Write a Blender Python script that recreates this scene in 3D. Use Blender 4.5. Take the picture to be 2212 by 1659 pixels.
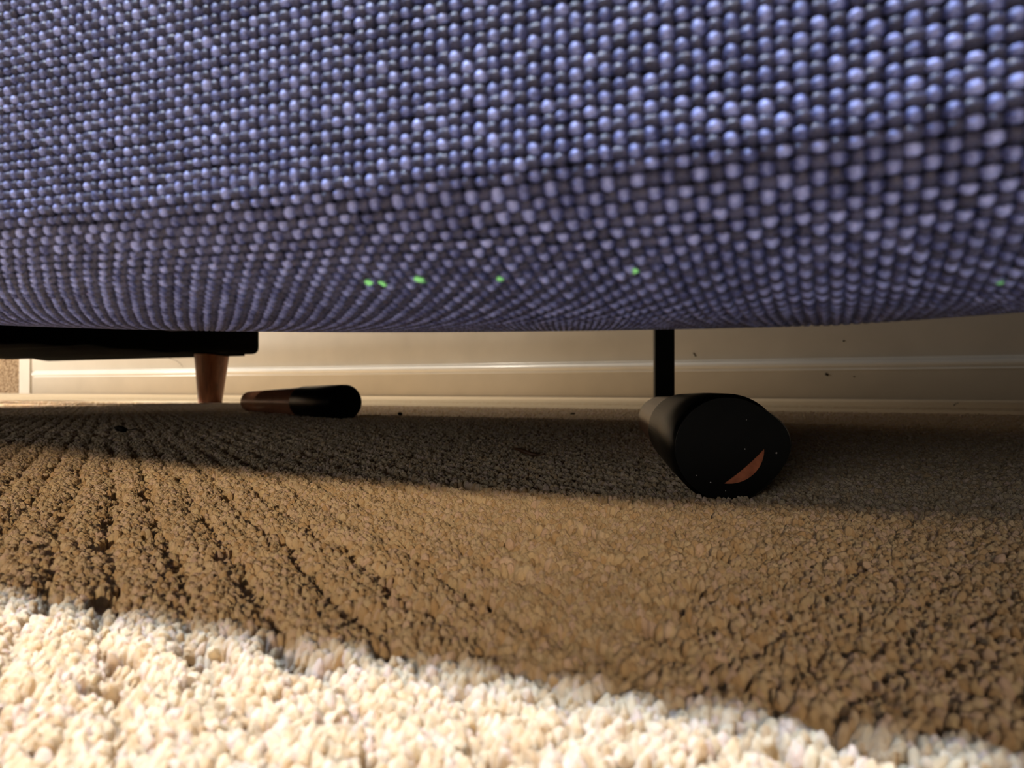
import bpy, bmesh, math
import numpy as np
from mathutils import Vector, Matrix

for o in list(bpy.data.objects):
    bpy.data.objects.remove(o, do_unlink=True)
S = bpy.context.scene
COL = S.collection
rng = np.random.default_rng(7)

# ------------------------------------------------------------------ camera
F = 1475.0            # focal length in pixels of the 2212 x 1659 frame
HZ = 836.0            # row of the horizon
CX = 1106.0
H = 0.015             # lens height over the top of the pile (phone lying on the carpet)
cd = bpy.data.cameras.new('camera'); cam = bpy.data.objects.new('camera', cd); COL.objects.link(cam)
cd.sensor_width = 36.0; cd.lens = 36.0 * F / 2212.0
cd.clip_start = 0.001; cd.clip_end = 30
cam.location = (0, 0, H)
cam.rotation_euler = (math.radians(90) + math.atan((HZ - 829.5) / F), 0, 0)
cd.dof.use_dof = True; cd.dof.focus_distance = 0.095; cd.dof.aperture_fstop = 72
S.camera = cam

# the wall runs 25 degrees askew to the lens: u = along the wall to the left, n = towards the wall
YAW = math.atan(F / 3119.0)
SN, CN = math.sin(YAW), math.cos(YAW)
def W(u, n, z=0.0):
    return Vector((-CN * u + SN * n, SN * u + CN * n, z))
def G(px, py, z=0.0):                        # pixel -> point on a level plane at height z
    d = F * (H - z) / (py - HZ)
    return Vector(((px - CX) / F * d, d, z))
UANG = math.atan2(SN, -CN)                   # rotation of a local x axis onto u
NWALL = 0.83
def wall_at(px, py):                         # pixel -> (u, z) on the wall
    a = (px - CX) / F
    d = NWALL / (CN + SN * a)
    return (-CN * a + SN) * d, H + (HZ - py) / F * d

# ------------------------------------------------------------------ light
S.view_settings.view_transform = 'Standard'; S.view_settings.look = 'None'
S.view_settings.gamma = 1.0; S.view_settings.use_curve_mapping = False
S.view_settings.exposure = 0.0
wd = bpy.data.worlds.new('world'); S.world = wd; wd.use_nodes = True
bg = wd.node_tree.nodes['Background']; bg.inputs[0].default_value = (1.0, 0.93, 0.85, 1); bg.inputs[1].default_value = 0.06

def aim(o, target):
    o.rotation_euler = (Vector(target) - o.location).to_track_quat('-Z', 'Y').to_euler()
def spot(name, loc, target, power, col, angle, blend, size):
    l = bpy.data.lights.new(name, 'SPOT'); l.energy = power; l.color = col
    l.spot_size = math.radians(angle); l.spot_blend = blend; l.shadow_soft_size = size
    o = bpy.data.objects.new(name, l); COL.objects.link(o); o.location = loc; aim(o, target); return o
def area(name, loc, target, power, col, sx, sy):
    l = bpy.data.lights.new(name, 'AREA'); l.shape = 'RECTANGLE'; l.size = sx; l.size_y = sy
    l.energy = power; l.color = col
    o = bpy.data.objects.new(name, l); COL.objects.link(o); o.location = loc; aim(o, target); return o

# recessed ceiling spot almost straight over the front edge of the sofa, its pool fading to the right
spot('ceiling_spot_light', W(0.16, -0.115, 1.30), W(0.070, 0.005, 0.0), 200, (1.0, 0.80, 0.58), 9, 1.0, 0.08)
# added fill spot behind the camera, beamed low under the sofa
spot('under_sofa_fill_light', W(-0.38, -1.14, 0.46), W(0.072, 0.058, 0.010), 170, (1.0, 0.71, 0.40), 5.2, 1.0, 0.075)
# added cool spot overhead, stands in for daylight on the cover, clear of the wall
spot('cool_fill_light', W(0.60, -0.36, 2.0), W(0.040, 0.01, 0.02), 760, (0.62, 0.78, 1.0), 13, 1.0, 0.14)
# added dim panel across the room, lifts the deep carpet under the sofa
area('deep_fill_light', W(0.3, -2.5, 0.40), W(0.0, 0.1, 0.02), 10, (1.0, 0.93, 0.84), 1.2, 0.5)
# ceiling spot over the gap between the furniture and the wall
spot('back_spot_light', W(1.0, 0.635, 1.30), W(0.80, 0.66, 0.0), 56, (1.0, 0.88, 0.72), 66, 1.0, 0.03)
# added narrow spot low by the stairs, brightens the carpet under the seat
spot('under_seat_fill_light', W(1.70, 0.22, 0.22), W(0.55, 0.37, 0.0), 850, (1.0, 0.90, 0.74), 15, 1.0, 0.04)
# added point light low by the stairs, brightens the left wall and carpet
l = bpy.data.lights.new('low_left_fill_light', 'POINT'); l.energy = 22; l.color = (1.0, 0.93, 0.83); l.shadow_soft_size = 0.05
o = bpy.data.objects.new('low_left_fill_light', l); COL.objects.link(o); o.location = W(1.75, 0.25, 0.24)

# ------------------------------------------------------------------ materials
def mat(name):
    m = bpy.data.materials.new(name); m.use_nodes = True
    nt = m.node_tree; b = nt.nodes['Principled BSDF']
    return m, nt, b
def N(nt, typ, **kw):
    n = nt.nodes.new(typ)
    for k, v in kw.items():
        if k in n.inputs: n.inputs[k].default_value = v
        else: setattr(n, k, v)
    return n
def ramp(nt, fac, stops):
    r = nt.nodes.new('ShaderNodeValToRGB')
    e = r.color_ramp.elements
    while len(e) < len(stops): e.new(0.5)
    for el, (p, c) in zip(e, stops):
        el.position = p; el.color = (*c, 1)
    nt.links.new(fac, r.inputs[0]); return r.outputs[0]
def bump(nt, b, height, dist, strength=1.0):
    bp = nt.nodes.new('ShaderNodeBump'); bp.inputs['Distance'].default_value = dist; bp.inputs['Strength'].default_value = strength
    nt.links.new(height, bp.inputs['Height']); nt.links.new(bp.outputs[0], b.inputs['Normal'])
def simple(name, col, rough, spec=0.5, noise=None, amp=0.12, bmp=0.0):
    m, nt, b = mat(name)
    b.inputs['Roughness'].default_value = rough
    b.inputs['Specular IOR Level'].default_value = spec
    tc = N(nt, 'ShaderNodeTexCoord')
    nz = N(nt, 'ShaderNodeTexNoise', Scale=noise or 60.0, Detail=5.0)
    nt.links.new(tc.outputs['Object'], nz.inputs['Vector'])
    c = ramp(nt, nz.outputs[0], [(0.3, [x * (1 - amp) for x in col]), (0.7, [min(1, x * (1 + amp)) for x in col])])
    nt.links.new(c, b.inputs['Base Color'])
    if bmp: bump(nt, b, nz.outputs[0], bmp)
    return m

M_paint = simple('cream_paint', (0.70, 0.635, 0.54), 0.50, 0.4, 25, 0.04, 0.0002)
M_bead = simple('cream_paint_with_highlight', (0.96, 0.93, 0.88), 0.22, 0.6, 25, 0.03, 0.0001)  # paler than the wall: the bead's highlight is put into its colour
M_blackfab = simple('black_fabric', (0.002, 0.002, 0.0022), 0.95, 0.03, 400, 0.4, 0.0003)
M_blackmetal = simple('black_powder_coat', (0.006, 0.0055, 0.005), 0.5, 0.25, 300, 0.2)
M_blackplastic = simple('black_plastic', (0.0025, 0.0025, 0.0025), 0.32, 0.12, 300, 0.2)
M_brownplastic = simple('brown_plastic', (0.42, 0.18, 0.10), 0.22, 0.4, 200, 0.10)
M_cork = simple('orange_red_plastic', (0.36, 0.11, 0.05), 0.7, 0.3, 900, 0.25)
M_debris = simple('dark_debris', (0.015, 0.010, 0.007), 0.8, 0.2, 900, 0.4)
M_husk = simple('brown_husk', (0.10, 0.045, 0.02), 0.5, 0.4, 900, 0.3)
M_green = simple('green_lint', (0.20, 0.66, 0.28), 0.6, 0.3, 900, 0.2)
M_dust = simple('grey_dust', (0.55, 0.52, 0.48), 0.9, 0.2, 900, 0.2)
M_scuff = simple('grey_scuff', (0.22, 0.19, 0.16), 0.8, 0.2, 300, 0.3)

m, nt, b = mat('stained_wood'); M_wood = m
tc = N(nt, 'ShaderNodeTexCoord'); mp = N(nt, 'ShaderNodeMapping'); mp.inputs['Scale'].default_value = (1, 1, 0.12)
nz = N(nt, 'ShaderNodeTexNoise', Scale=240.0, Detail=6.0, Roughness=0.65)
nt.links.new(tc.outputs['Object'], mp.inputs[0]); nt.links.new(mp.outputs[0], nz.inputs['Vector'])
nt.links.new(ramp(nt, nz.outputs[0], [(0.3, (0.12, 0.035, 0.016)), (0.7, (0.36, 0.125, 0.055))]), b.inputs['Base Color'])
b.inputs['Roughness'].default_value = 0.38

def carpet_material(name, lo, hi, inst):
    m, nt, b = mat(name)
    b.inputs['Roughness'].default_value = 0.85; b.inputs['Specular IOR Level'].default_value = 0.15
    b.inputs['Sheen Weight'].default_value = 0.25; b.inputs['Sheen Roughness'].default_value = 0.4
    tc = N(nt, 'ShaderNodeTexCoord')
    if inst:
        oi = N(nt, 'ShaderNodeObjectInfo')
        c = ramp(nt, oi.outputs['Random'], [(0.0, lo), (0.6, hi), (1.0, (hi[0], hi[1] * 0.94, hi[2] * 1.12))])
        mp = N(nt, 'ShaderNodeMapping'); mp.inputs['Scale'].default_value = (1, 1, 0.22)
        nz = N(nt, 'ShaderNodeTexNoise', Scale=6.5, Detail=3.0, Roughness=0.6)
        nt.links.new(tc.outputs['Object'], mp.inputs[0]); nt.links.new(mp.outputs[0], nz.inputs['Vector'])
        bump(nt, b, nz.outputs[0], 0.00022, 0.9)
    else:
        nz = N(nt, 'ShaderNodeTexNoise', Scale=350.0, Detail=6.0, Roughness=0.7)
        nt.links.new(tc.outputs['Object'], nz.inputs['Vector'])
        c = ramp(nt, nz.outputs[0], [(0.3, lo), (0.7, hi)])
        bump(nt, b, nz.outputs[0], 0.002, 0.6)
    nt.links.new(c, b.inputs['Base Color'])
    if inst:                                  # wool fibres let part of the light through
        tr = N(nt, 'ShaderNodeBsdfTranslucent'); nt.links.new(c, tr.inputs['Color'])
        mx = N(nt, 'ShaderNodeMixShader'); mx.inputs[0].default_value = 0.40
        out = [q for q in nt.nodes if q.type == 'OUTPUT_MATERIAL'][0]
        nt.links.new(b.outputs[0], mx.inputs[1]); nt.links.new(tr.outputs[0], mx.inputs[2]); nt.links.new(mx.outputs[0], out.inputs[0])
    return m
C_LO, C_HI = (0.78, 0.57, 0.34), (0.92, 0.78, 0.56)
M_tuft = carpet_material('carpet_yarn', C_LO, C_HI, True)
M_carpet = carpet_material('carpet_flat', C_LO, C_HI, False)
m, nt, b = mat('looped_stair_carpet'); M_stair = m
tc = N(nt, 'ShaderNodeTexCoord'); vo = N(nt, 'ShaderNodeTexVoronoi', Scale=260.0)
nt.links.new(tc.outputs['Object'], vo.inputs['Vector'])
nt.links.new(ramp(nt, vo.outputs['Distance'], [(0.15, (0.62, 0.45, 0.28)), (0.75, (0.20, 0.12, 0.06))]), b.inputs['Base Color'])
b.inputs['Roughness'].default_value = 0.9
iv = N(nt, 'ShaderNodeMath', operation='SUBTRACT'); iv.inputs[0].default_value = 1.0
nt.links.new(vo.outputs['Distance'], iv.inputs[1]); bump(nt, b, iv.outputs[0], 0.003)

def yarn_material(name, lo, mid, hi, sheen):
    m, nt, b = mat(name)
    at = N(nt, 'ShaderNodeAttribute', attribute_name='tone')
    tc = N(nt, 'ShaderNodeTexCoord')
    nz = N(nt, 'ShaderNodeTexNoise', Scale=7000.0, Detail=3.0)
    nt.links.new(tc.outputs['Object'], nz.inputs['Vector'])
    ad = N(nt, 'ShaderNodeMath', operation='MULTIPLY_ADD'); ad.inputs[1].default_value = 0.5
    nt.links.new(nz.outputs[0], ad.inputs[0]); 
    sb = N(nt, 'ShaderNodeMath', operation='SUBTRACT'); sb.inputs[1].default_value = 0.25
    nt.links.new(at.outputs['Fac'], sb.inputs[0]); nt.links.new(sb.outputs[0], ad.inputs[2])
    nt.links.new(ramp(nt, ad.outputs[0], [(0.1, lo), (0.5, mid), (0.95, hi)]), b.inputs['Base Color'])
    b.inputs['Roughness'].default_value = 0.5; b.inputs['Specular IOR Level'].default_value = 0.35
    b.inputs['Sheen Weight'].default_value = sheen
    bump(nt, b, nz.outputs[0], 0.00008, 0.8)
    return m
M_weft = yarn_material('pale_blue_weft', (0.004, 0.006, 0.030), (0.024, 0.034, 0.140), (0.27, 0.325, 0.72), 0.06)
M_warp = yarn_material('navy_warp', (0.004, 0.005, 0.022), (0.011, 0.013, 0.045), (0.04, 0.046, 0.12), 0.05)
m, nt, b = mat('navy_backing'); M_navy = m
tc = N(nt, 'ShaderNodeTexCoord'); ck = N(nt, 'ShaderNodeTexNoise', Scale=1500.0, Detail=2.0)
nt.links.new(tc.outputs['Object'], ck.inputs['Vector'])
nt.links.new(ramp(nt, ck.outputs[0], [(0.4, (0.010, 0.012, 0.040)), (0.62, (0.05, 0.06, 0.14))]), b.inputs['Base Color'])
b.inputs['Roughness'].default_value = 0.8; bump(nt, b, ck.outputs[0], 0.0003)

# ------------------------------------------------------------------ mesh helpers
def link(name, me, material=None, parent=None):
    o = bpy.data.objects.new(name, me); COL.objects.link(o)
    if material and me: me.materials.append(material)
    if parent: o.parent = parent
    return o
def tag(o, label=None, cat=None, group=None, kind=None):
    if label: o['label'] = label
    if cat: o['category'] = cat
    if group: o['group'] = group
    if kind: o['kind'] = kind
    return o
def grid_mesh(name, P, smooth=True, closed_v=False, attr=None):
    """P: (families, rows, cols, 3) array of points, each family a quad grid."""
    f, r, c, _ = P.shape
    me = bpy.data.meshes.new(name)
    idx = np.arange(f * r * c).reshape(f, r, c)
    cc = np.concatenate([idx, idx[:, :, :1]], 2) if closed_v else idx
    q = np.stack([cc[:, :-1, :-1], cc[:, 1:, :-1], cc[:, 1:, 1:], cc[:, :-1, 1:]], -1).reshape(-1, 4)
    me.vertices.add(f * r * c); me.vertices.foreach_set('co', P.astype(np.float32).ravel())
    me.loops.add(q.size); me.loops.foreach_set('vertex_index', q.astype(np.int32).ravel())
    me.polygons.add(len(q)); me.polygons.foreach_set('loop_start', np.arange(0, q.size, 4, dtype=np.int32))
    me.polygons.foreach_set('loop_total', np.full(len(q), 4, dtype=np.int32))
    if attr is not None:
        a = me.attributes.new('tone', 'FLOAT', 'POINT'); a.data.foreach_set('value', attr.astype(np.float32).ravel())
    me.update(); me.validate()
    if smooth: me.polygons.foreach_set('use_smooth', np.ones(len(q), dtype=bool))
    return me
def bm_mesh(name, bm, smooth=False):
    bmesh.ops.recalc_face_normals(bm, faces=bm.faces)
    me = bpy.data.meshes.new(name); bm.to_mesh(me); bm.free()
    if smooth:
        for p in me.polygons: p.use_smooth = True
    return me
def box_bm(lo, hi, bevel=0.0, seg=3):
    bm = bmesh.new(); bmesh.ops.create_cube(bm, size=1)
    for v in bm.verts:
        v.co = Vector([lo[i] + (v.co[i] + 0.5) * (hi[i] - lo[i]) for i in range(3)])
    if bevel: bmesh.ops.bevel(bm, geom=list(bm.edges), offset=bevel, segments=seg, affect='EDGES', profile=0.5)
    return bm
def lathe_bm(profile, seg=48):               # profile: (x, r) along the x axis
    bm = bmesh.new(); rings = []
    for x, r in profile:
        if r < 1e-7: rings.append([bm.verts.new((x, 0, 0))])
        else: rings.append([bm.verts.new((x, r * math.cos(2 * math.pi * k / seg), r * math.sin(2 * math.pi * k / seg))) for k in range(seg)])
    for a, b_ in zip(rings, rings[1:]):
        for k in range(seg):
            k2 = (k + 1) % seg
            if len(a) == 1: bm.faces.new((a[0], b_[k], b_[k2]))
            elif len(b_) == 1: bm.faces.new((a[k], b_[0], a[k2]))
            else: bm.faces.new((a[k], b_[k], b_[k2], a[k2]))
    return bm
def tube_bm(pts, radii, seg=8):
    bm = bmesh.new(); rings = []
    pts = [Vector(p) for p in pts]
    for i, p in enumerate(pts):
        t = (pts[min(i + 1, len(pts) - 1)] - pts[max(i - 1, 0)]).normalized()
        up = Vector((0, 0, 1)) if abs(t.z) < 0.9 else Vector((1, 0, 0))
        a = t.cross(up).normalized(); b_ = a.cross(t)
        rings.append([bm.verts.new(p + radii[i] * (a * math.cos(2 * math.pi * k / seg) + b_ * math.sin(2 * math.pi * k / seg))) for k in range(seg)])
    for r1, r2 in zip(rings, rings[1:]):
        for k in range(seg): bm.faces.new((r1[k], r1[(k + 1) % seg], r2[(k + 1) % seg], r2[k]))
    bm.faces.new(rings[0]); bm.faces.new(rings[-1][::-1])
    return bm
# a frame whose local x runs along u and local y along n
UN = Matrix(((-CN, SN, 0, 0), (SN, CN, 0, 0), (0, 0, 1, 0), (0, 0, 0, 1)))
def un_mesh(me):                             # mesh written in (u, n, z) -> world
    me.transform(UN); me.flip_normals(); return me

# ------------------------------------------------------------------ floor with cut-pile carpet
def floor_z(n):                              # backing, rising to pile height where the pile is too far off to be tufted
    n = np.asarray(n, float)
    z = -0.0042 + 0.0039 * np.clip((n - 0.445) / 0.02, 0, 1)
    return z + 0.0019 * np.clip((n - 0.536) / 0.004, 0, 1)
ns = np.array([-2.5, -0.3, 0.0, 0.2, 0.40, 0.445, 0.45, 0.455, 0.46, 0.465, 0.49, 0.52, 0.535, 0.536, 0.537, 0.538, 0.539, 0.540, 0.541, 0.58, 0.64, 0.72, 0.80, 0.86, 1.0, 2.2])
us = np.linspace(-2.2, 2.6, 97)
P = np.zeros((1, len(us), len(ns), 3))
wav = 0.004 * np.sin(us * 5.1) + 0.006 * np.sin(us * 2.3 + 1)
for i, uu in enumerate(us):
    P[0, i, :, 0] = uu
    sh = np.where((ns > 0.5) & (ns < 0.56), wav[i], 0)
    P[0, i, :, 1] = ns + sh
    P[0, i, :, 2] = floor_z(ns) + np.where(ns > 0.5, 0.0003 * np.sin(us[i] * 4 + ns * 9), 0)
floor = link('floor', un_mesh(grid_mesh('floor', P, smooth=False)), M_carpet); tag(floor, kind='structure')

# pile: yarn ends in rows that run away towards the stairs
ra = math.atan2(-866, F)
rd = np.array([math.sin(ra), math.cos(ra)]); rc = np.array([math.cos(ra), -math.sin(ra)])
PITCH = 0.0047
def vnoise(x, seed):                         # smooth 1-D value noise
    r = np.random.default_rng(seed).random(4096); i = np.floor(x).astype(int); f = x - i; f = f * f * (3 - 2 * f)
    return r[i % 4096] * (1 - f) + r[(i + 1) % 4096] * f
def pile_points(step, y0, y1, nmax, rad, height, outer=False):
    R = 0.40 if outer else 1.30 * max(y1, 0.05)
    a = np.arange(-R, R, step * 0.94); s = np.arange(-R, R, step)
    A, T = np.meshgrid(a, s); A = A.ravel() + rng.normal(0, 0.22 * step, A.size); T = T.ravel() + rng.normal(0, 0.25 * step, T.size)
    wob = 0.0010 * (vnoise(T / 0.016 + 300, 3) - 0.5) + 0.0012 * (vnoise(T / 0.0042 + 731 + np.floor(A / PITCH) * 17.3, 13) - 0.5)
    ph = (A + wob) / PITCH; row = np.floor(ph); fr = ph - row; e = np.minimum(fr, 1 - fr)
    X = A * rc[0] + T * rd[0]; Y = A * rc[1] + T * rd[1]
    n = SN * X + CN * Y
    inner = (np.abs(X) < 0.86 * np.maximum(Y, 0) + 0.018) & (Y > 0.008)
    ok = (Y > y0) & (Y <= y1) & (n < nmax)
    if outer: ok &= ~inner & (np.abs(X) < 0.95 * np.maximum(Y, 0) + 0.17)
    elif y1 <= 0.19: ok &= inner
    else: ok &= np.abs(X) < 0.95 * Y + 0.17
    # tufts along the row
    tl = T / 0.0034 + 0.5 * row + 0.35 * vnoise(row * 1.7 + 900, 5)
    ft = tl - np.floor(tl); et = np.minimum(ft, 1 - ft)
    gap = np.clip(1 - e / 0.15, 0, 1) * np.clip(-0.1 + 1.7 * vnoise(T / 0.0021 + row * 53.1 + 4000, 17), 0, 1)
    gap2 = np.clip(1 - et / 0.16, 0, 1)
    ok &= ~((e < 0.06) & (rng.random(A.size) < 0.3))
    z = -0.0009 * gap ** 1.1 - 0.0013 * ((fr - 0.5) ** 2 + 0.6 * (ft - 0.5) ** 2) - 0.0010 * gap2 * (rng.random(A.size) < 0.7) + rng.normal(0, 0.00013, A.size)
    hole = (vnoise(T / 0.004 + row * 37.3 + 2000, 9) > 0.80) & (e < 0.34)
    z -= 0.0010 * hole
    X, Y, z, fr, ft = X[ok], Y[ok], z[ok], fr[ok], ft[ok]
    k = len(X)
    # yarn ends splay away from the centre of their tuft
    lean_a = (fr - 0.5) * 0.55 + rng.normal(0, 0.16, k); lean_t = (ft - 0.5) * 0.45 + rng.normal(0, 0.16, k)
    dx = lean_a * rc[0] + lean_t * rd[0]; dy = lean_a * rc[1] + lean_t * rd[1]
    rot = np.stack([-dy, dx, rng.random(k) * 6.28], 1)
    sc = rad * (0.85 + 0.35 * rng.random(k)); sz = height * (0.9 + 0.25 * rng.random(k))
    pos = np.stack([X, Y, z - sz], 1)
    return pos, rot, np.stack([sc, sc * (0.85 + 0.3 * rng.random(k)), sz], 1)
parts = [pile_points(0.00037, 0.008, 0.055, 0.46, 0.00032, 0.0008), pile_points(0.00050, 0.055, 0.10, 0.46, 0.00044, 0.0009),
         pile_points(0.00068, 0.10, 0.19, 0.46, 0.00058, 0.0010), pile_points(0.00110, 0.19, 0.35, 0.46, 0.00090, 0.0012), pile_points(0.00180, 0.35, 0.95, 0.458, 0.00130, 0.0017),
         pile_points(0.00110, -0.10, 0.19, 0.46, 0.00090, 0.0012, True)]
pos, rot, scl = (np.concatenate(x) for x in zip(*parts))
me = bpy.data.meshes.new('carpet_pile'); me.vertices.add(len(pos)); me.vertices.foreach_set('co', pos.astype(np.float32).ravel())
for nm, arr in (('rot', rot), ('scl', scl)):
    a = me.attributes.new(nm, 'FLOAT_VECTOR', 'POINT'); a.data.foreach_set('vector', arr.astype(np.float32).ravel())
pile = link('carpet_pile', me, M_tuft, floor); tag(pile, 'cream cut pile of the carpet', kind='stuff')
ng = bpy.data.node_groups.new('pile_tufts', 'GeometryNodeTree')
ng.interface.new_socket('Geometry', in_out='INPUT', socket_type='NodeSocketGeometry')
ng.interface.new_socket('Geometry', in_out='OUTPUT', socket_type='NodeSocketGeometry')
gi = ng.nodes.new('NodeGroupInput'); go = ng.nodes.new('NodeGroupOutput')
geo = ng.nodes.new('GeometryNodeGeometryToInstance')
L = ng.links.new
for v in range(5):
    ic = ng.nodes.new('GeometryNodeMeshIcoSphere'); ic.inputs['Radius'].default_value = 1.0; ic.inputs['Subdivisions'].default_value = 4
    sp = ng.nodes.new('GeometryNodeSetPosition')
    nzn = ng.nodes.new('ShaderNodeTexNoise'); nzn.noise_dimensions = '4D'; nzn.inputs['Scale'].default_value = 1.9; nzn.inputs['Detail'].default_value = 4.0; nzn.inputs['Roughness'].default_value = 0.65; nzn.inputs['W'].default_value = v * 3.7
    sub = ng.nodes.new('ShaderNodeVectorMath'); sub.operation = 'SUBTRACT'; sub.inputs[1].default_value = (0.5, 0.5, 0.5)
    mul = ng.nodes.new('ShaderNodeVectorMath'); mul.operation = 'MULTIPLY'; mul.inputs[1].default_value = (0.8, 0.8, 0.6)
    L(nzn.outputs['Color'], sub.inputs[0]); L(sub.outputs[0], mul.inputs[0])
    L(ic.outputs['Mesh'], sp.inputs['Geometry']); L(mul.outputs[0], sp.inputs['Offset'])
    ss = ng.nodes.new('GeometryNodeSetShadeSmooth'); L(sp.outputs[0], ss.inputs[0])
    sm = ng.nodes.new('GeometryNodeSetMaterial'); sm.inputs['Material'].default_value = M_tuft
    L(ss.outputs[0], sm.inputs['Geometry']); L(sm.outputs[0], geo.inputs[0])
iop = ng.nodes.new('GeometryNodeInstanceOnPoints'); iop.inputs['Pick Instance'].default_value = True
ri = ng.nodes.new('FunctionNodeRandomValue'); ri.data_type = 'INT'
for s_ in ri.inputs:
    if s_.type == 'INT' and s_.name == 'Min': s_.default_value = 0
    if s_.type == 'INT' and s_.name == 'Max': s_.default_value = 4
io = [s_ for s_ in ri.outputs if s_.type == 'INT'][0]
ar = ng.nodes.new('GeometryNodeInputNamedAttribute'); ar.data_type = 'FLOAT_VECTOR'; ar.inputs[0].default_value = 'rot'
asn = ng.nodes.new('GeometryNodeInputNamedAttribute'); asn.data_type = 'FLOAT_VECTOR'; asn.inputs[0].default_value = 'scl'
e2r = ng.nodes.new('FunctionNodeEulerToRotation'); L(ar.outputs[0], e2r.inputs[0])
L(gi.outputs[0], iop.inputs['Points']); L(geo.outputs[0], iop.inputs['Instance']); L(io, iop.inputs['Instance Index'])
L(e2r.outputs[0], iop.inputs['Rotation']); L(asn.outputs[0], iop.inputs['Scale']); L(iop.outputs[0], go.inputs[0])
md = pile.modifiers.new('tufts', 'NODES'); md.node_group = ng

# ------------------------------------------------------------------ wall, baseboard, bead, stringer, stairs
U_END = wall_at(68, 820)[0]
ZB = 0.0405                                  # height of the bead on the baseboard
def strip(name, prof, u0, u1, material, k=2):    # profile (n, z) swept along u
    uu = np.linspace(u0, u1, k); P = np.zeros((1, k, len(prof), 3))
    for i, q in enumerate(uu):
        P[0, i, :, 0] = q; P[0, i, :, 1] = [p[0] for p in prof]; P[0, i, :, 2] = [p[1] for p in prof]
    return link(name, un_mesh(grid_mesh(name, P, smooth=False)), material)
me = bm_mesh('wall_back', box_bm((-2.2, NWALL + 0.004, 0.10), (U_END, NWALL + 0.08, 2.4)))
wall = link('wall_back', un_mesh(me), M_paint); tag(wall, kind='structure')
base = strip('baseboard_back', [(NWALL + 0.08, -0.004), (NWALL, -0.004), (NWALL, 0.125), (NWALL + 0.003, 0.130), (NWALL + 0.08, 0.130)], -2.2, U_END, M_paint); tag(base, kind='structure')
prof = [(NWALL + 0.001, ZB - 0.0072), (NWALL - 0.0022, ZB - 0.0070), (NWALL - 0.0024, ZB - 0.0058), (NWALL - 0.0010, ZB - 0.0046)]
for k in range(13):
    a = math.radians(-80 + 160 * k / 12)
    prof.append((NWALL - 0.0012 - 0.0062 * math.cos(a), ZB + 0.0042 * math.sin(a)))
prof += [(NWALL - 0.0010, ZB + 0.0046), (NWALL - 0.0024, ZB + 0.0056), (NWALL - 0.0022, ZB + 0.0066), (NWALL + 0.001, ZB + 0.0068)]
bead = strip('bead_moulding', prof, -2.2, U_END - 0.012, M_bead); bead.parent = base
for p in bead.data.polygons: p.use_smooth = True
# end board (stringer) of the stairs
me = bm_mesh('trim_1', box_bm((U_END, NWALL - 0.004, -0.004), (wall_at(45, 820)[0], NWALL + 0.07, 0.6), 0.0015, 2))
trim = link('trim_1', un_mesh(me), M_paint); tag(trim, kind='structure')
# carpeted stairs beyond the end board
us0 = wall_at(45, 820)[0]
un0, zn0 = wall_at(57, 757)
st = bpy.data.objects.new('staircase', None); COL.objects.link(st); st.location = W(us0 + 0.4, NWALL + 0.1, 0)
tag(st, 'beige looped-carpet stair step beside the white end board', 'staircase')
Minv = Matrix.Translation(-st.location)
def st_part(name, bm):
    me = un_mesh(bm_mesh(name, bm, True)); me.transform(Minv); o = link(name, me, M_stair, st)
    return o
st_part('riser', box_bm((us0, NWALL + 0.012, -0.004), (us0 + 0.85, NWALL + 0.05, zn0 + 0.01), 0.002))
st_part('tread', box_bm((us0 - 0.014, NWALL - 0.012, zn0), (us0 + 0.85, NWALL + 0.30, zn0 + 0.045), 0.011, 5))
st_part('riser', box_bm((us0, NWALL + 0.29, zn0 + 0.04), (us0 + 0.85, NWALL + 0.33, zn0 + 0.22), 0.002))

# marks on the wall: hairline crack behind the tapered leg and small specks
def wall_poly(pts_px, w0, name, material=M_scuff):
    pts = []
    for px, py in pts_px:
        u, z = wall_at(px, py); pts.append(W(u, NWALL - 0.0001, z))
    me = bm_mesh(name, tube_bm(pts, [w0] * len(pts), 5)); o = link(name, me, material, base); return o
wall_poly([(336, 763), (345, 767), (352, 768), (361, 770), (366, 774), (374, 777), (381, 779), (389, 785), (395, 792)], 0.0004, 'crack')
wall_poly([(361, 769), (369, 767), (378, 767), (388, 766), (398, 765), (408, 766), (420, 767)], 0.00035, 'crack')
wall_poly([(384, 773), (390, 772)], 0.0004, 'crack')
wall_poly([(1498, 762), (1503, 770)], 0.0007, 'scuff', M_debris)
wall_poly([(1783, 807), (1789, 811)], 0.0012, 'scuff', M_debris)
wall_poly([(1822, 735), (1823, 738)], 0.0007, 'scuff', M_debris)
wall_poly([(1844, 813), (1846, 815)], 0.0006, 'scuff', M_debris)
wall_poly([(1379, 781), (1381, 782)], 0.0006, 'scuff', M_debris)

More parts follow.
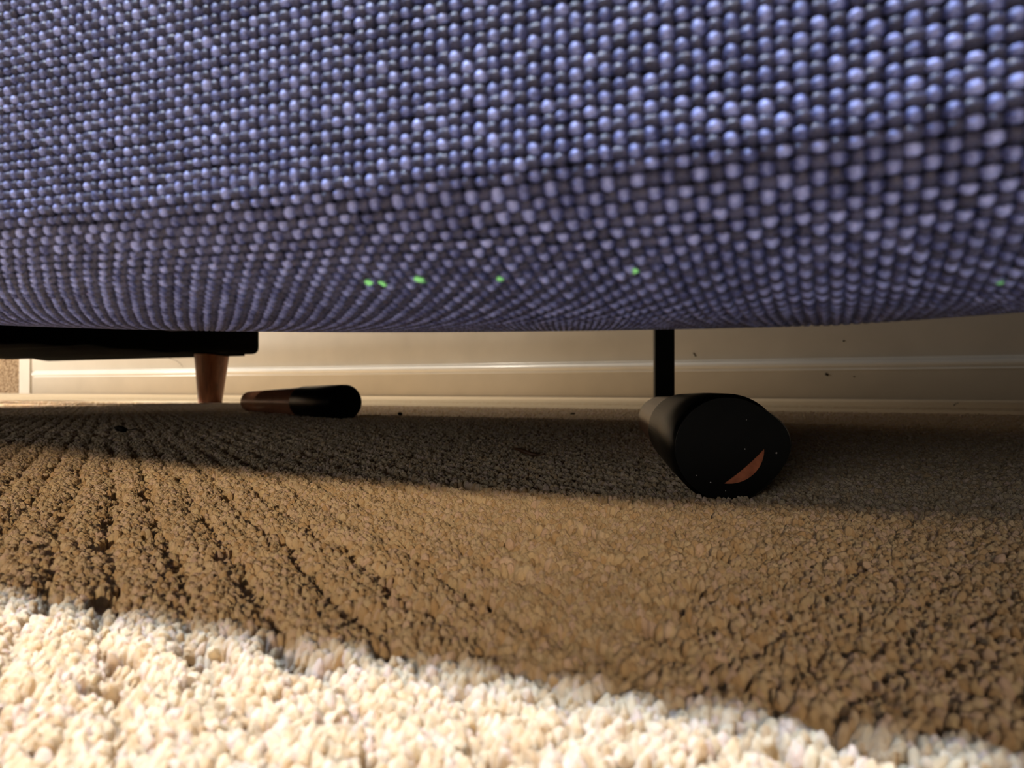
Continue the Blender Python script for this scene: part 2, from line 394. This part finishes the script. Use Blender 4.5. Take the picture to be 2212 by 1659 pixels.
# ------------------------------------------------------------------ sofa: body surface s(u, s)
RN, RZ = 0.0120, 0.0060
th = np.linspace(0, math.pi / 2, 400)
arc = np.concatenate([[0], np.cumsum(np.hypot(np.diff(-RN * np.cos(th)), np.diff(-RZ * np.sin(th))))]); ARC = arc[-1]
def zb_of(u):
    return H + 0.0043 + np.minimum(0.39 * u * u, 0.010) + 0.0006 * np.clip(-u / 0.014, 0, 1)
def nf_of(u):
    return 0.0275 - 0.085 * np.clip(u - 0.022, -0.04, 0.11) + np.minimum(0.25 * (u - 0.020) ** 2, 0.003)
def surf(u, s):
    """s < 0: upright face, 0..ARC: rolled lower edge, beyond: underside."""
    u, s = np.broadcast_arrays(np.asarray(u, float), np.asarray(s, float))
    t = np.interp(np.clip(s, 0, ARC), arc, th)
    n = nf_of(u) + RN * (1 - np.cos(t)); z = zb_of(u) + RZ * (1 - np.sin(t))
    z = z + np.where(s < 0, -s, 0)
    q = np.clip(s - ARC, 0, None); q1 = np.minimum(q, 0.028)
    n = n + q; z = z + 2.97 * q1 * q1 + np.where(q > 0.028, np.minimum((q - 0.028) * 0.166, 0.022), 0)
    return np.stack([u, n, z], -1)
def surf_nrm(u, s):
    e = 1e-5
    du = surf(u + e, s) - surf(u - e, s); ds = surf(u, s + e) - surf(u, s - e)
    nn = np.cross(du, ds); nn /= np.linalg.norm(nn, axis=-1, keepdims=True)
    flip = np.where((nn[..., 1:2] - 0.0 * nn[..., 2:3]) * 1.0 + nn[..., 2:3] > 0, -1.0, 1.0)   # outward: to the camera and down
    return nn * flip, du / np.linalg.norm(du, axis=-1, keepdims=True), ds / np.linalg.norm(ds, axis=-1, keepdims=True)

sofa = bpy.data.objects.new('sofa', None); COL.objects.link(sofa); sofa.location = W(-0.3, 0.2, 0)
tag(sofa, 'navy blue woven fabric sofa whose lower edge hangs just over the cream carpet', 'sofa')
Sinv = Matrix.Translation(-sofa.location)
def sofa_part(name, me, material, parent=sofa):
    me.transform(Sinv); return link(name, me, material, parent)
uu = np.unique(np.concatenate([np.linspace(-1.1, -0.05, 12), np.linspace(-0.05, 0.14, 77), np.linspace(0.14, 0.40, 12)]))
sv = np.concatenate([[-0.36, -0.3, -0.2, -0.12], np.linspace(-0.08, 0, 12)[:-1], np.linspace(0, ARC, 30)[:-1], ARC + np.linspace(0, 0.05, 20), ARC + np.array([0.08, 0.12, 0.15, 0.17, 0.22, 0.26])])
P = surf(uu[:, None], sv[None, :]); nn, _, _ = surf_nrm(uu[:, None], sv[None, :]); P = P - 0.00036 * nn
back = [(0.314, 0.052), (0.32, 0.06), (0.325, 0.40), (0.33, 1.05), (0.32, 1.085), (0.28, 1.10), (0.23, 1.085), (0.22, 1.05), (0.21, 0.44), (0.20, 0.425), (0.08, 0.43), (0.045, 0.42), (0.034, 0.40)]  # unseen backrest, made tall to keep overhead light off the wall
B = np.zeros((len(uu), len(back), 3)); B[:, :, 0] = uu[:, None]; B[:, :, 1] = [p[0] for p in back]; B[:, :, 2] = [p[1] for p in back]
P = np.concatenate([P, B], 1)
me = grid_mesh('upholstery', P[None], closed_v=True)
bm = bmesh.new(); bm.from_mesh(me); bmesh.ops.holes_fill(bm, edges=[e for e in bm.edges if e.is_boundary]); bmesh.ops.recalc_face_normals(bm, faces=bm.faces)
bm.to_mesh(me); bm.free()
me.transform(UN); me.flip_normals()
uph = sofa_part('upholstery', me, M_navy)

# woven yarns of the cover where the lens is close enough to tell them apart
PU, PS = 0.00065, 0.00060
U0, U1, S0, S1 = -0.030, 0.128, -0.031, ARC + 0.030
nu = int((U1 - U0) / PU); nsn = int((S1 - S0) / PS)
AMP, HT = 0.00016, 0.00017
def yarns(name, along_u, material, hw, seed):
    r = np.random.default_rng(seed)
    fam = nsn if along_u else nu
    cnt = nu if along_u else nsn
    sub = 4
    t = np.arange(cnt * sub + 1) / sub                       # crossings along the yarn
    J = np.arange(fam)[:, None]; T = np.broadcast_to(t[None, :], (fam, len(t)))
    wid = hw * (0.86 + 0.28 * vnoise((T * 0.23 + J * 91.7).ravel(), seed).reshape(T.shape)) * (0.85 + 0.3 * r.random((fam, 1)))
    slub = vnoise((T * 0.09 + J * 57.1 + 500).ravel(), seed + 1).reshape(T.shape); wid = wid * (1 + 0.35 * np.clip(slub - 0.75, 0, 1) * 4)
    sgn = 1.0 if along_u else -1.0
    c = np.cos(math.pi * (T + J))
    off = sgn * AMP * c
    bulge = 1 + 0.34 * sgn * c                               # yarn fattens where it floats over
    jit = 0.30 * (vnoise((T * 0.4 + J * 13.3 + 900).ravel(), seed + 2).reshape(T.shape) - 0.5)
    if along_u: u = U0 + T * PU; s = S0 + (J + 0.5 * 0 + jit) * PS
    else: s = S0 + T * PS; u = U0 + (J + jit) * PU
    p = surf(u, s); nn, tu, ts = surf_nrm(u, s)
    cross = ts if along_u else tu
    ang = np.linspace(-0.15, math.pi + 0.15, 6)
    P = p[:, :, None, :] + cross[:, :, None, :] * (wid * bulge)[:, :, None, None] * np.cos(ang)[None, None, :, None] \
        + nn[:, :, None, :] * (off[:, :, None, None] + HT * bulge[:, :, None, None] * np.sin(ang)[None, None, :, None])
    # melange: each float has its own tone; crown highlight and dark dips painted in
    cell = np.round((T - (J % 2 if along_u else (J + 1) % 2)) / 2)
    tone = r.random(8192)[((cell * 131 + J * 977).astype(int)) % 8192]
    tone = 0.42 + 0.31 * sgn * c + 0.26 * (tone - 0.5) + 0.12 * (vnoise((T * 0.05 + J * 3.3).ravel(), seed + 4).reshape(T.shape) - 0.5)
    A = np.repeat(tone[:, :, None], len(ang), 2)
    me = grid_mesh(name, P, attr=A); me.transform(UN)
    o = sofa_part(name, me, material, uph); tag(o, kind='stuff'); return o
o = yarns('weft_yarns', True, M_weft, 0.00021, 21); o['label'] = 'pale blue crosswise yarns of the woven cover'
o = yarns('warp_yarns', False, M_warp, 0.00024, 43); o['label'] = 'dark navy lengthwise yarns of the woven cover'

# legs: square black steel posts
def sofa_leg(u, n, top):
    c = W(u, n); hw = 0.0042
    me = bm_mesh('leg', box_bm((-hw, -hw, -0.004), (hw, hw, top), 0.0006, 2))
    me.transform(Matrix.Translation(c) @ Matrix.Rotation(math.radians(-6), 4, 'Z'))
    o = sofa_part('leg', me, M_blackmetal); o['label'] = 'black square steel leg'
dleg = 0.300 / (CN + SN * (1434 - CX) / F)
ul = (-CN * (1434 - CX) / F + SN) * dleg
sofa_leg(ul, 0.300, 0.055); sofa_leg(-0.78, 0.300, 0.055); sofa_leg(0.34, 0.12, 0.050); sofa_leg(-0.95, 0.12, 0.050)

# ------------------------------------------------------------------ black seat with tapered wooden legs
chair = bpy.data.objects.new('footstool', None); COL.objects.link(chair); chair.location = W(0.66, 0.30, 0)
tag(chair, 'black upholstered seat on a tapered reddish wooden leg beside the navy sofa', 'footstool')
Cinv = Matrix.Translation(-chair.location)
UC, NC, ZC = 0.500, 0.492, 0.0465
def chair_part(name, bm, material, smooth=True):
    me = un_mesh(bm_mesh(name, bm, smooth)); me.transform(Cinv); return link(name, me, material, chair)
bm = box_bm((UC, 0.12, ZC), (UC + 0.32, NC, 0.31), 0.006, 4)
chair_part('seat_base', bm, M_blackfab)
chair_part('seat_cushion', box_bm((UC + 0.01, 0.13, 0.30), (UC + 0.31, NC - 0.01, 0.37), 0.02, 4), M_blackfab)
# dust cloth hem stapled under the seat, slightly sagging
bm = bmesh.new(); pr = []
for k in range(41):
    n = 0.13 + (NC - 0.015 - 0.13) * k / 40
    pr.append((n, ZC - 0.0012 - 0.0010 * math.sin(k * 1.3) - 0.0006 * math.sin(k * 0.47)))
for k in range(40):
    for (ua, ub) in ((UC + 0.006, UC + 0.31),):
        vs = [bm.verts.new((ua, pr[k][0], pr[k][1])), bm.verts.new((ub, pr[k][0], pr[k][1])), bm.verts.new((ub, pr[k + 1][0], pr[k + 1][1])), bm.verts.new((ua, pr[k + 1][0], pr[k + 1][1]))]
        bm.faces.new(vs)
        vt = [bm.verts.new((ua, pr[k][0], ZC + 0.004)), bm.verts.new((ua, pr[k + 1][0], ZC + 0.004))]
        bm.faces.new((vs[0], vs[3], vt[1], vt[0]))
bmesh.ops.remove_doubles(bm, verts=bm.verts, dist=1e-6)
chair_part('dust_cover', bm, M_blackfab)
def tapered_leg(u, n, lu, lean_px=0.0):
    prof = [(-0.002, 0.0), (-0.002, 0.0098), (0.0, 0.0108), (0.0465, 0.0158), (0.048, 0.0158), (0.048, 0)]
    bm = lathe_bm(prof, 40)
    for v in bm.verts:
        x, y, z = v.co; v.co = Vector((u + y + lu * x, n + z, x))
    o = chair_part('leg', bm, M_wood); o['label'] = 'tapered reddish brown wooden leg'
pl = G(454, 869.0); ulg = -CN * pl.x + SN * pl.y; nlg = SN * pl.x + CN * pl.y
nlg = min(nlg, NC - 0.018)
dl = nlg / (CN + SN * (454 - CX) / F); ulg = (-CN * (454 - CX) / F + SN) * dl
tapered_leg(ulg, nlg, -0.05); tapered_leg(UC + 0.28, 0.37, 0.05); tapered_leg(ulg, 0.15, -0.05); tapered_leg(UC + 0.28, 0.15, 0.05)

# ------------------------------------------------------------------ marker pens
def hull_outline(r, c2, r2, k=48):
    """convex outline of the round cap end with its clip lobe (y, z)."""
    pts = []
    for i in range(k * 4):
        a = 2 * math.pi * i / (k * 4); d = (math.cos(a), math.sin(a))
        s1 = r; s2 = c2[0] * d[0] + c2[1] * d[1] + r2
        q = (r * d[0], r * d[1]) if s1 >= s2 else (c2[0] + r2 * d[0], c2[1] + r2 * d[1])
        pts.append(q)
    out = [pts[0]]
    for p in pts[1:]:
        if math.hypot(p[0] - out[-1][0], p[1] - out[-1][1]) > 1e-6: out.append(p)
    return out
def marker(cap_pt, tail_pt, roll, label, crescent, k_=1.0):
    ax = Vector((tail_pt.x - cap_pt.x, tail_pt.y - cap_pt.y, 0)); Ln = ax.length
    root = bpy.data.objects.new('marker_pen', None); COL.objects.link(root)
    tag(root, label, 'marker pen')
    Rb, Rt, Rc = 0.0072 * k_, 0.0066, 0.0076 * k_
    root.location = (cap_pt.x, cap_pt.y, Rc - 0.0011)
    rz = math.atan2(ax.y, ax.x)
    slope = -math.atan((Rc - Rt) / Ln)
    root.rotation_euler = (Matrix.Rotation(rz, 3, 'Z') @ Matrix.Rotation(-slope, 3, 'Y') @ Matrix.Rotation(roll, 3, 'X')).to_euler()
    c0 = 0.052
    prof = [(c0 - 0.010, 0.0), (c0 - 0.010, Rb - 0.0004), (c0, Rb)] + [(c0 + (Ln - c0 - 0.006) * k / 6, Rb + (Rt - Rb) * k / 6) for k in range(1, 7)]
    prof += [(Ln - 0.006 + 0.006 * math.sin(a), Rt * math.cos(a)) for a in np.linspace(0.15, math.pi / 2, 9)]
    prof[-1] = (Ln, 0.0)
    o = link('barrel', bm_mesh('barrel', lathe_bm(prof), True), M_brownplastic, root)
    prof = [(0.0, 0.0), (0.0, Rc - 0.0012), (0.0003, Rc - 0.0005), (0.0012, Rc), (0.020, Rc + 0.0001), (c0 - 0.0006, Rc - 0.0001), (c0, Rc - 0.0004), (c0, Rb - 0.0006)]
    bm = lathe_bm(prof, 64)
    cap = link('cap', bm_mesh('cap', bm, True), M_blackplastic, root)
    cap.data.set_sharp_from_angle(angle=math.radians(35))
    cap['label'] = 'black plastic cap'
    # clip lobe fused to the closed end, running back along the cap as a tongue
    bm = bmesh.new()
    secs = [(0.0000, 0.96), (0.0010, 1.0), (0.010, 0.98), (0.016, 0.90), (0.022, 0.78), (0.034, 0.70), (0.0350, 0.62)]
    rings = []
    for x, kf in secs:
        ol = hull_outline(Rc * 0.93, (0.0040 * kf, 0.0), 0.0046 * kf)
        ol = hull_outline(Rc * 0.93, (0.0040 * kf, 0.0), 0.0046 * kf)
        m_ = 72
        # resample by angle so that rings match
        an = sorted((math.atan2(p[1], p[0]), math.hypot(*p)) for p in ol)
        A0 = np.array([a for a, _ in an]); R0 = np.array([r_ for _, r_ in an])
        aa = np.linspace(-math.pi, math.pi, m_, endpoint=False)
        rr = np.interp(aa, np.concatenate([A0 - 2 * math.pi, A0, A0 + 2 * math.pi]), np.tile(R0, 3))
        rings.append([bm.verts.new((x - 0.0002, r_ * math.cos(a), r_ * math.sin(a))) for a, r_ in zip(aa, rr)])
    for r1, r2 in zip(rings, rings[1:]):
        for k in range(72): bm.faces.new((r1[k], r1[(k + 1) % 72], r2[(k + 1) % 72], r2[k]))
    bm.faces.new(rings[0]); bm.faces.new(rings[-1][::-1])
    cl = link('clip', bm_mesh('clip', bm, True), M_blackplastic, cap); cl.data.set_sharp_from_angle(angle=math.radians(35))
    if crescent is not None:
        # sickle-shaped vent in the closed end showing the orange-red plug
        a0, a1, ro, ri, thick = crescent
        bm = bmesh.new(); top = []; bot = []
        kk = 24
        p0 = Vector((math.cos(a0), math.sin(a0))) * ro; p1 = Vector((math.cos(a1), math.sin(a1))) * ro
        for i in range(kk + 1):
            f = i / kk; a = a0 + (a1 - a0) * f
            po = Vector((math.cos(a), math.sin(a))) * ro
            ch = p0.lerp(p1, f); pi_ = ch.lerp(po, ri)
            top.append((po, pi_))
        fr = [[bm.verts.new((x, q.x, q.y)) for x in (-0.00045, 0.0006)] for po, pi_ in top for q in (po, pi_)]
        for i in range(kk):
            a_, b_, c_, d_ = fr[2 * i], fr[2 * i + 1], fr[2 * i + 2], fr[2 * i + 3]
            bm.faces.new((a_[0], b_[0], d_[0], c_[0])); bm.faces.new((a_[0], c_[0], c_[1], a_[1])); bm.faces.new((b_[0], b_[1], d_[1], d_[0]))
        bmesh.ops.remove_doubles(bm, verts=bm.verts, dist=1e-7)
        for q, (dy, dz, dr) in enumerate([(-0.0030, 0.0042, 0.00010), (-0.0047, 0.0030, 0.00008), (0.0022, 0.0003, 0.00009), (0.0062, 0.0014, 0.00014), (0.0030, -0.0036, 0.00008), (-0.0012, 0.0056, 0.00007)]):
            b2 = bmesh.new(); bmesh.ops.create_icosphere(b2, subdivisions=1, radius=dr, matrix=Matrix.Translation((-0.00022, dy, dz)))
            link('dust_speck', bm_mesh('dust_speck', b2), M_dust, cap)
        cr = link('vent_plug', bm_mesh('vent_plug', bm), M_cork, cap); cr['label'] = 'orange red sickle-shaped vent'
    return root
mk1 = marker(G(748, 903), G(536, 886), math.radians(92), 'brown marker pen with black cap lying near the tapered wooden leg', None, 1.14)
mk2 = marker(G(1572, 1072), G(1424, 941), math.pi - 0.15, 'brown marker pen lying before the black steel leg, round cap end with orange sickle', (math.radians(105), math.radians(8), 0.0047, 0.12, 0))

# ------------------------------------------------------------------ crumbs and lint
def blob(name, loc, size, rot, label, cat, material, seed, group=None):
    bm = bmesh.new(); bmesh.ops.create_icosphere(bm, subdivisions=3, radius=1)
    r = np.random.default_rng(seed); w = r.normal(0, 1, (5, 3)); ph = r.random(5) * 6
    for v in bm.verts:
        k = 1 + 0.14 * sum(math.sin(w[i][0] * v.co.x * 2 + w[i][1] * v.co.y * 2 + w[i][2] * v.co.z * 2 + ph[i]) for i in range(5))
        v.co = Vector([v.co[i] * k * size[i] for i in range(3)])
    o = link(name, bm_mesh(name, bm, True), material); o.location = loc; o.rotation_euler = rot
    if label: tag(o, label, cat, group)
    return o
p = G(262, 933)
crumb = bpy.data.objects.new('leaf_crumb', None); COL.objects.link(crumb); crumb.location = (p.x, p.y, 0.0004)
tag(crumb, 'dark dried leaf crumb with a thin stem on the carpet rows', 'crumb')
o = blob('blade', (-0.0003, 0, 0.0006), (0.0017, 0.0014, 0.0009), (0, 0.2, 0), None, None, M_debris, 3); o.parent = crumb
o = blob('blade', (0.0013, 0, 0.0005), (0.0006, 0.0008, 0.0007), (0, -0.5, 0), None, None, M_debris, 8); o.parent = crumb
o = link('stem', bm_mesh('stem', tube_bm([(0.0008, 0, 0.0003), (0.0022, 0.0003, 0.0002), (0.0036, 0.0004, 0.0004), (0.0048, 0, 0.0006)], [0.0003, 0.00025, 0.0002, 0.0002])), M_debris, crumb)
p = G(1142, 981)
pts = []; rad = []
for k in range(13):
    f = k / 12
    pts.append((-0.0036 + 0.0072 * f, 0.0006 * math.sin(f * 5), 0.0008 - 0.0006 * f + 0.0005 * math.cos(f * 4.5)))
    rad.append(0.00012 + 0.00042 * math.sin(math.pi * min(1, f * 1.15 + 0.02)) ** 1.0 if f < 0.85 else 0.00013)
o = link('seed_husk', bm_mesh('seed_husk', tube_bm(pts, rad), True), M_husk); o.location = (p.x, p.y, 0.0)
tag(o, 'curved dark brown sliver lying on the shaded carpet', 'husk')
p = G(865, 896.5); blob('grit_speck', (p.x, p.y, 0.0006), (0.0011, 0.0010, 0.0009), (0, 0.3, 0), 'round black grit speck at the shadow edge behind the sofa', 'grit', M_debris, 5)
p = G(1238, 894.5); blob('grit_flake', (p.x, p.y, 0.0002), (0.0014, 0.0009, 0.0005), (0, -0.15, 0), 'thin dark flake at the shadow edge behind the sofa', 'grit', M_debris, 11)
p = G(2058, 880)
o = link('hair_strand', bm_mesh('hair_strand', tube_bm([(0, 0, 0.0), (0.0010, 0, 0.0012), (0.0016, 0.0004, 0.0022), (0.0030, 0, 0.0030), (0.0044, 0, 0.0032)], [0.0006, 0.0005, 0.0003, 0.00022, 0.00015])), M_debris)
o.location = (p.x, p.y, 0.0); tag(o, 'short dark curled fibre standing on the carpet before the baseboard', 'fibre')

# green lint caught in the weave: find the place on the cover that each pixel looks at
gu = np.linspace(-0.02, 0.12, 561); gs = np.linspace(-0.03, ARC + 0.02, 401)
SP = surf(gu[:, None], gs[None, :]); xw = -CN * SP[..., 0] + SN * SP[..., 1]; yw = SN * SP[..., 0] + CN * SP[..., 1]
PX = CX + F * xw / yw; PY = HZ - F * (SP[..., 2] - H) / yw
FLECKS = [(912, 597, 0.00040, 0.00022, 'largest bright green lint fleck caught in the lower roll of the navy weave'),
          (830, 603, 0.00024, 0.00036, 'upright oblong green lint fleck in the navy weave beside a rounder fleck'),
          (800, 598, 0.00026, 0.00022, 'small rounded green lint fleck ending the row of flecks towards the black seat'),
          (1375, 573, 0.00020, 0.00020, 'lone small green lint fleck in the navy weave above the black steel leg'),
          (1085, 590, 0.00024, 0.00018, 'faint small green lint fleck in the navy weave between the largest and the lone one'),
          (2158, 596, 0.00018, 0.00013, 'tiny dim green lint fleck in the dark shaded end of the navy weave')]
for k, (px, py, a, b_, lab) in enumerate(FLECKS):
    i, j = np.unravel_index(np.argmin((PX - px) ** 2 + (PY - py) ** 2), PX.shape)
    nrm, _, _ = surf_nrm(gu[i], gs[j]); q = SP[i, j] + nrm * 0.00026
    blob('lint_fleck', W(*q), (a, b_, 0.00016), (0.6, 0, YAW), lab, 'lint', M_green, 30 + k, 'green lint flecks on the sofa cover')
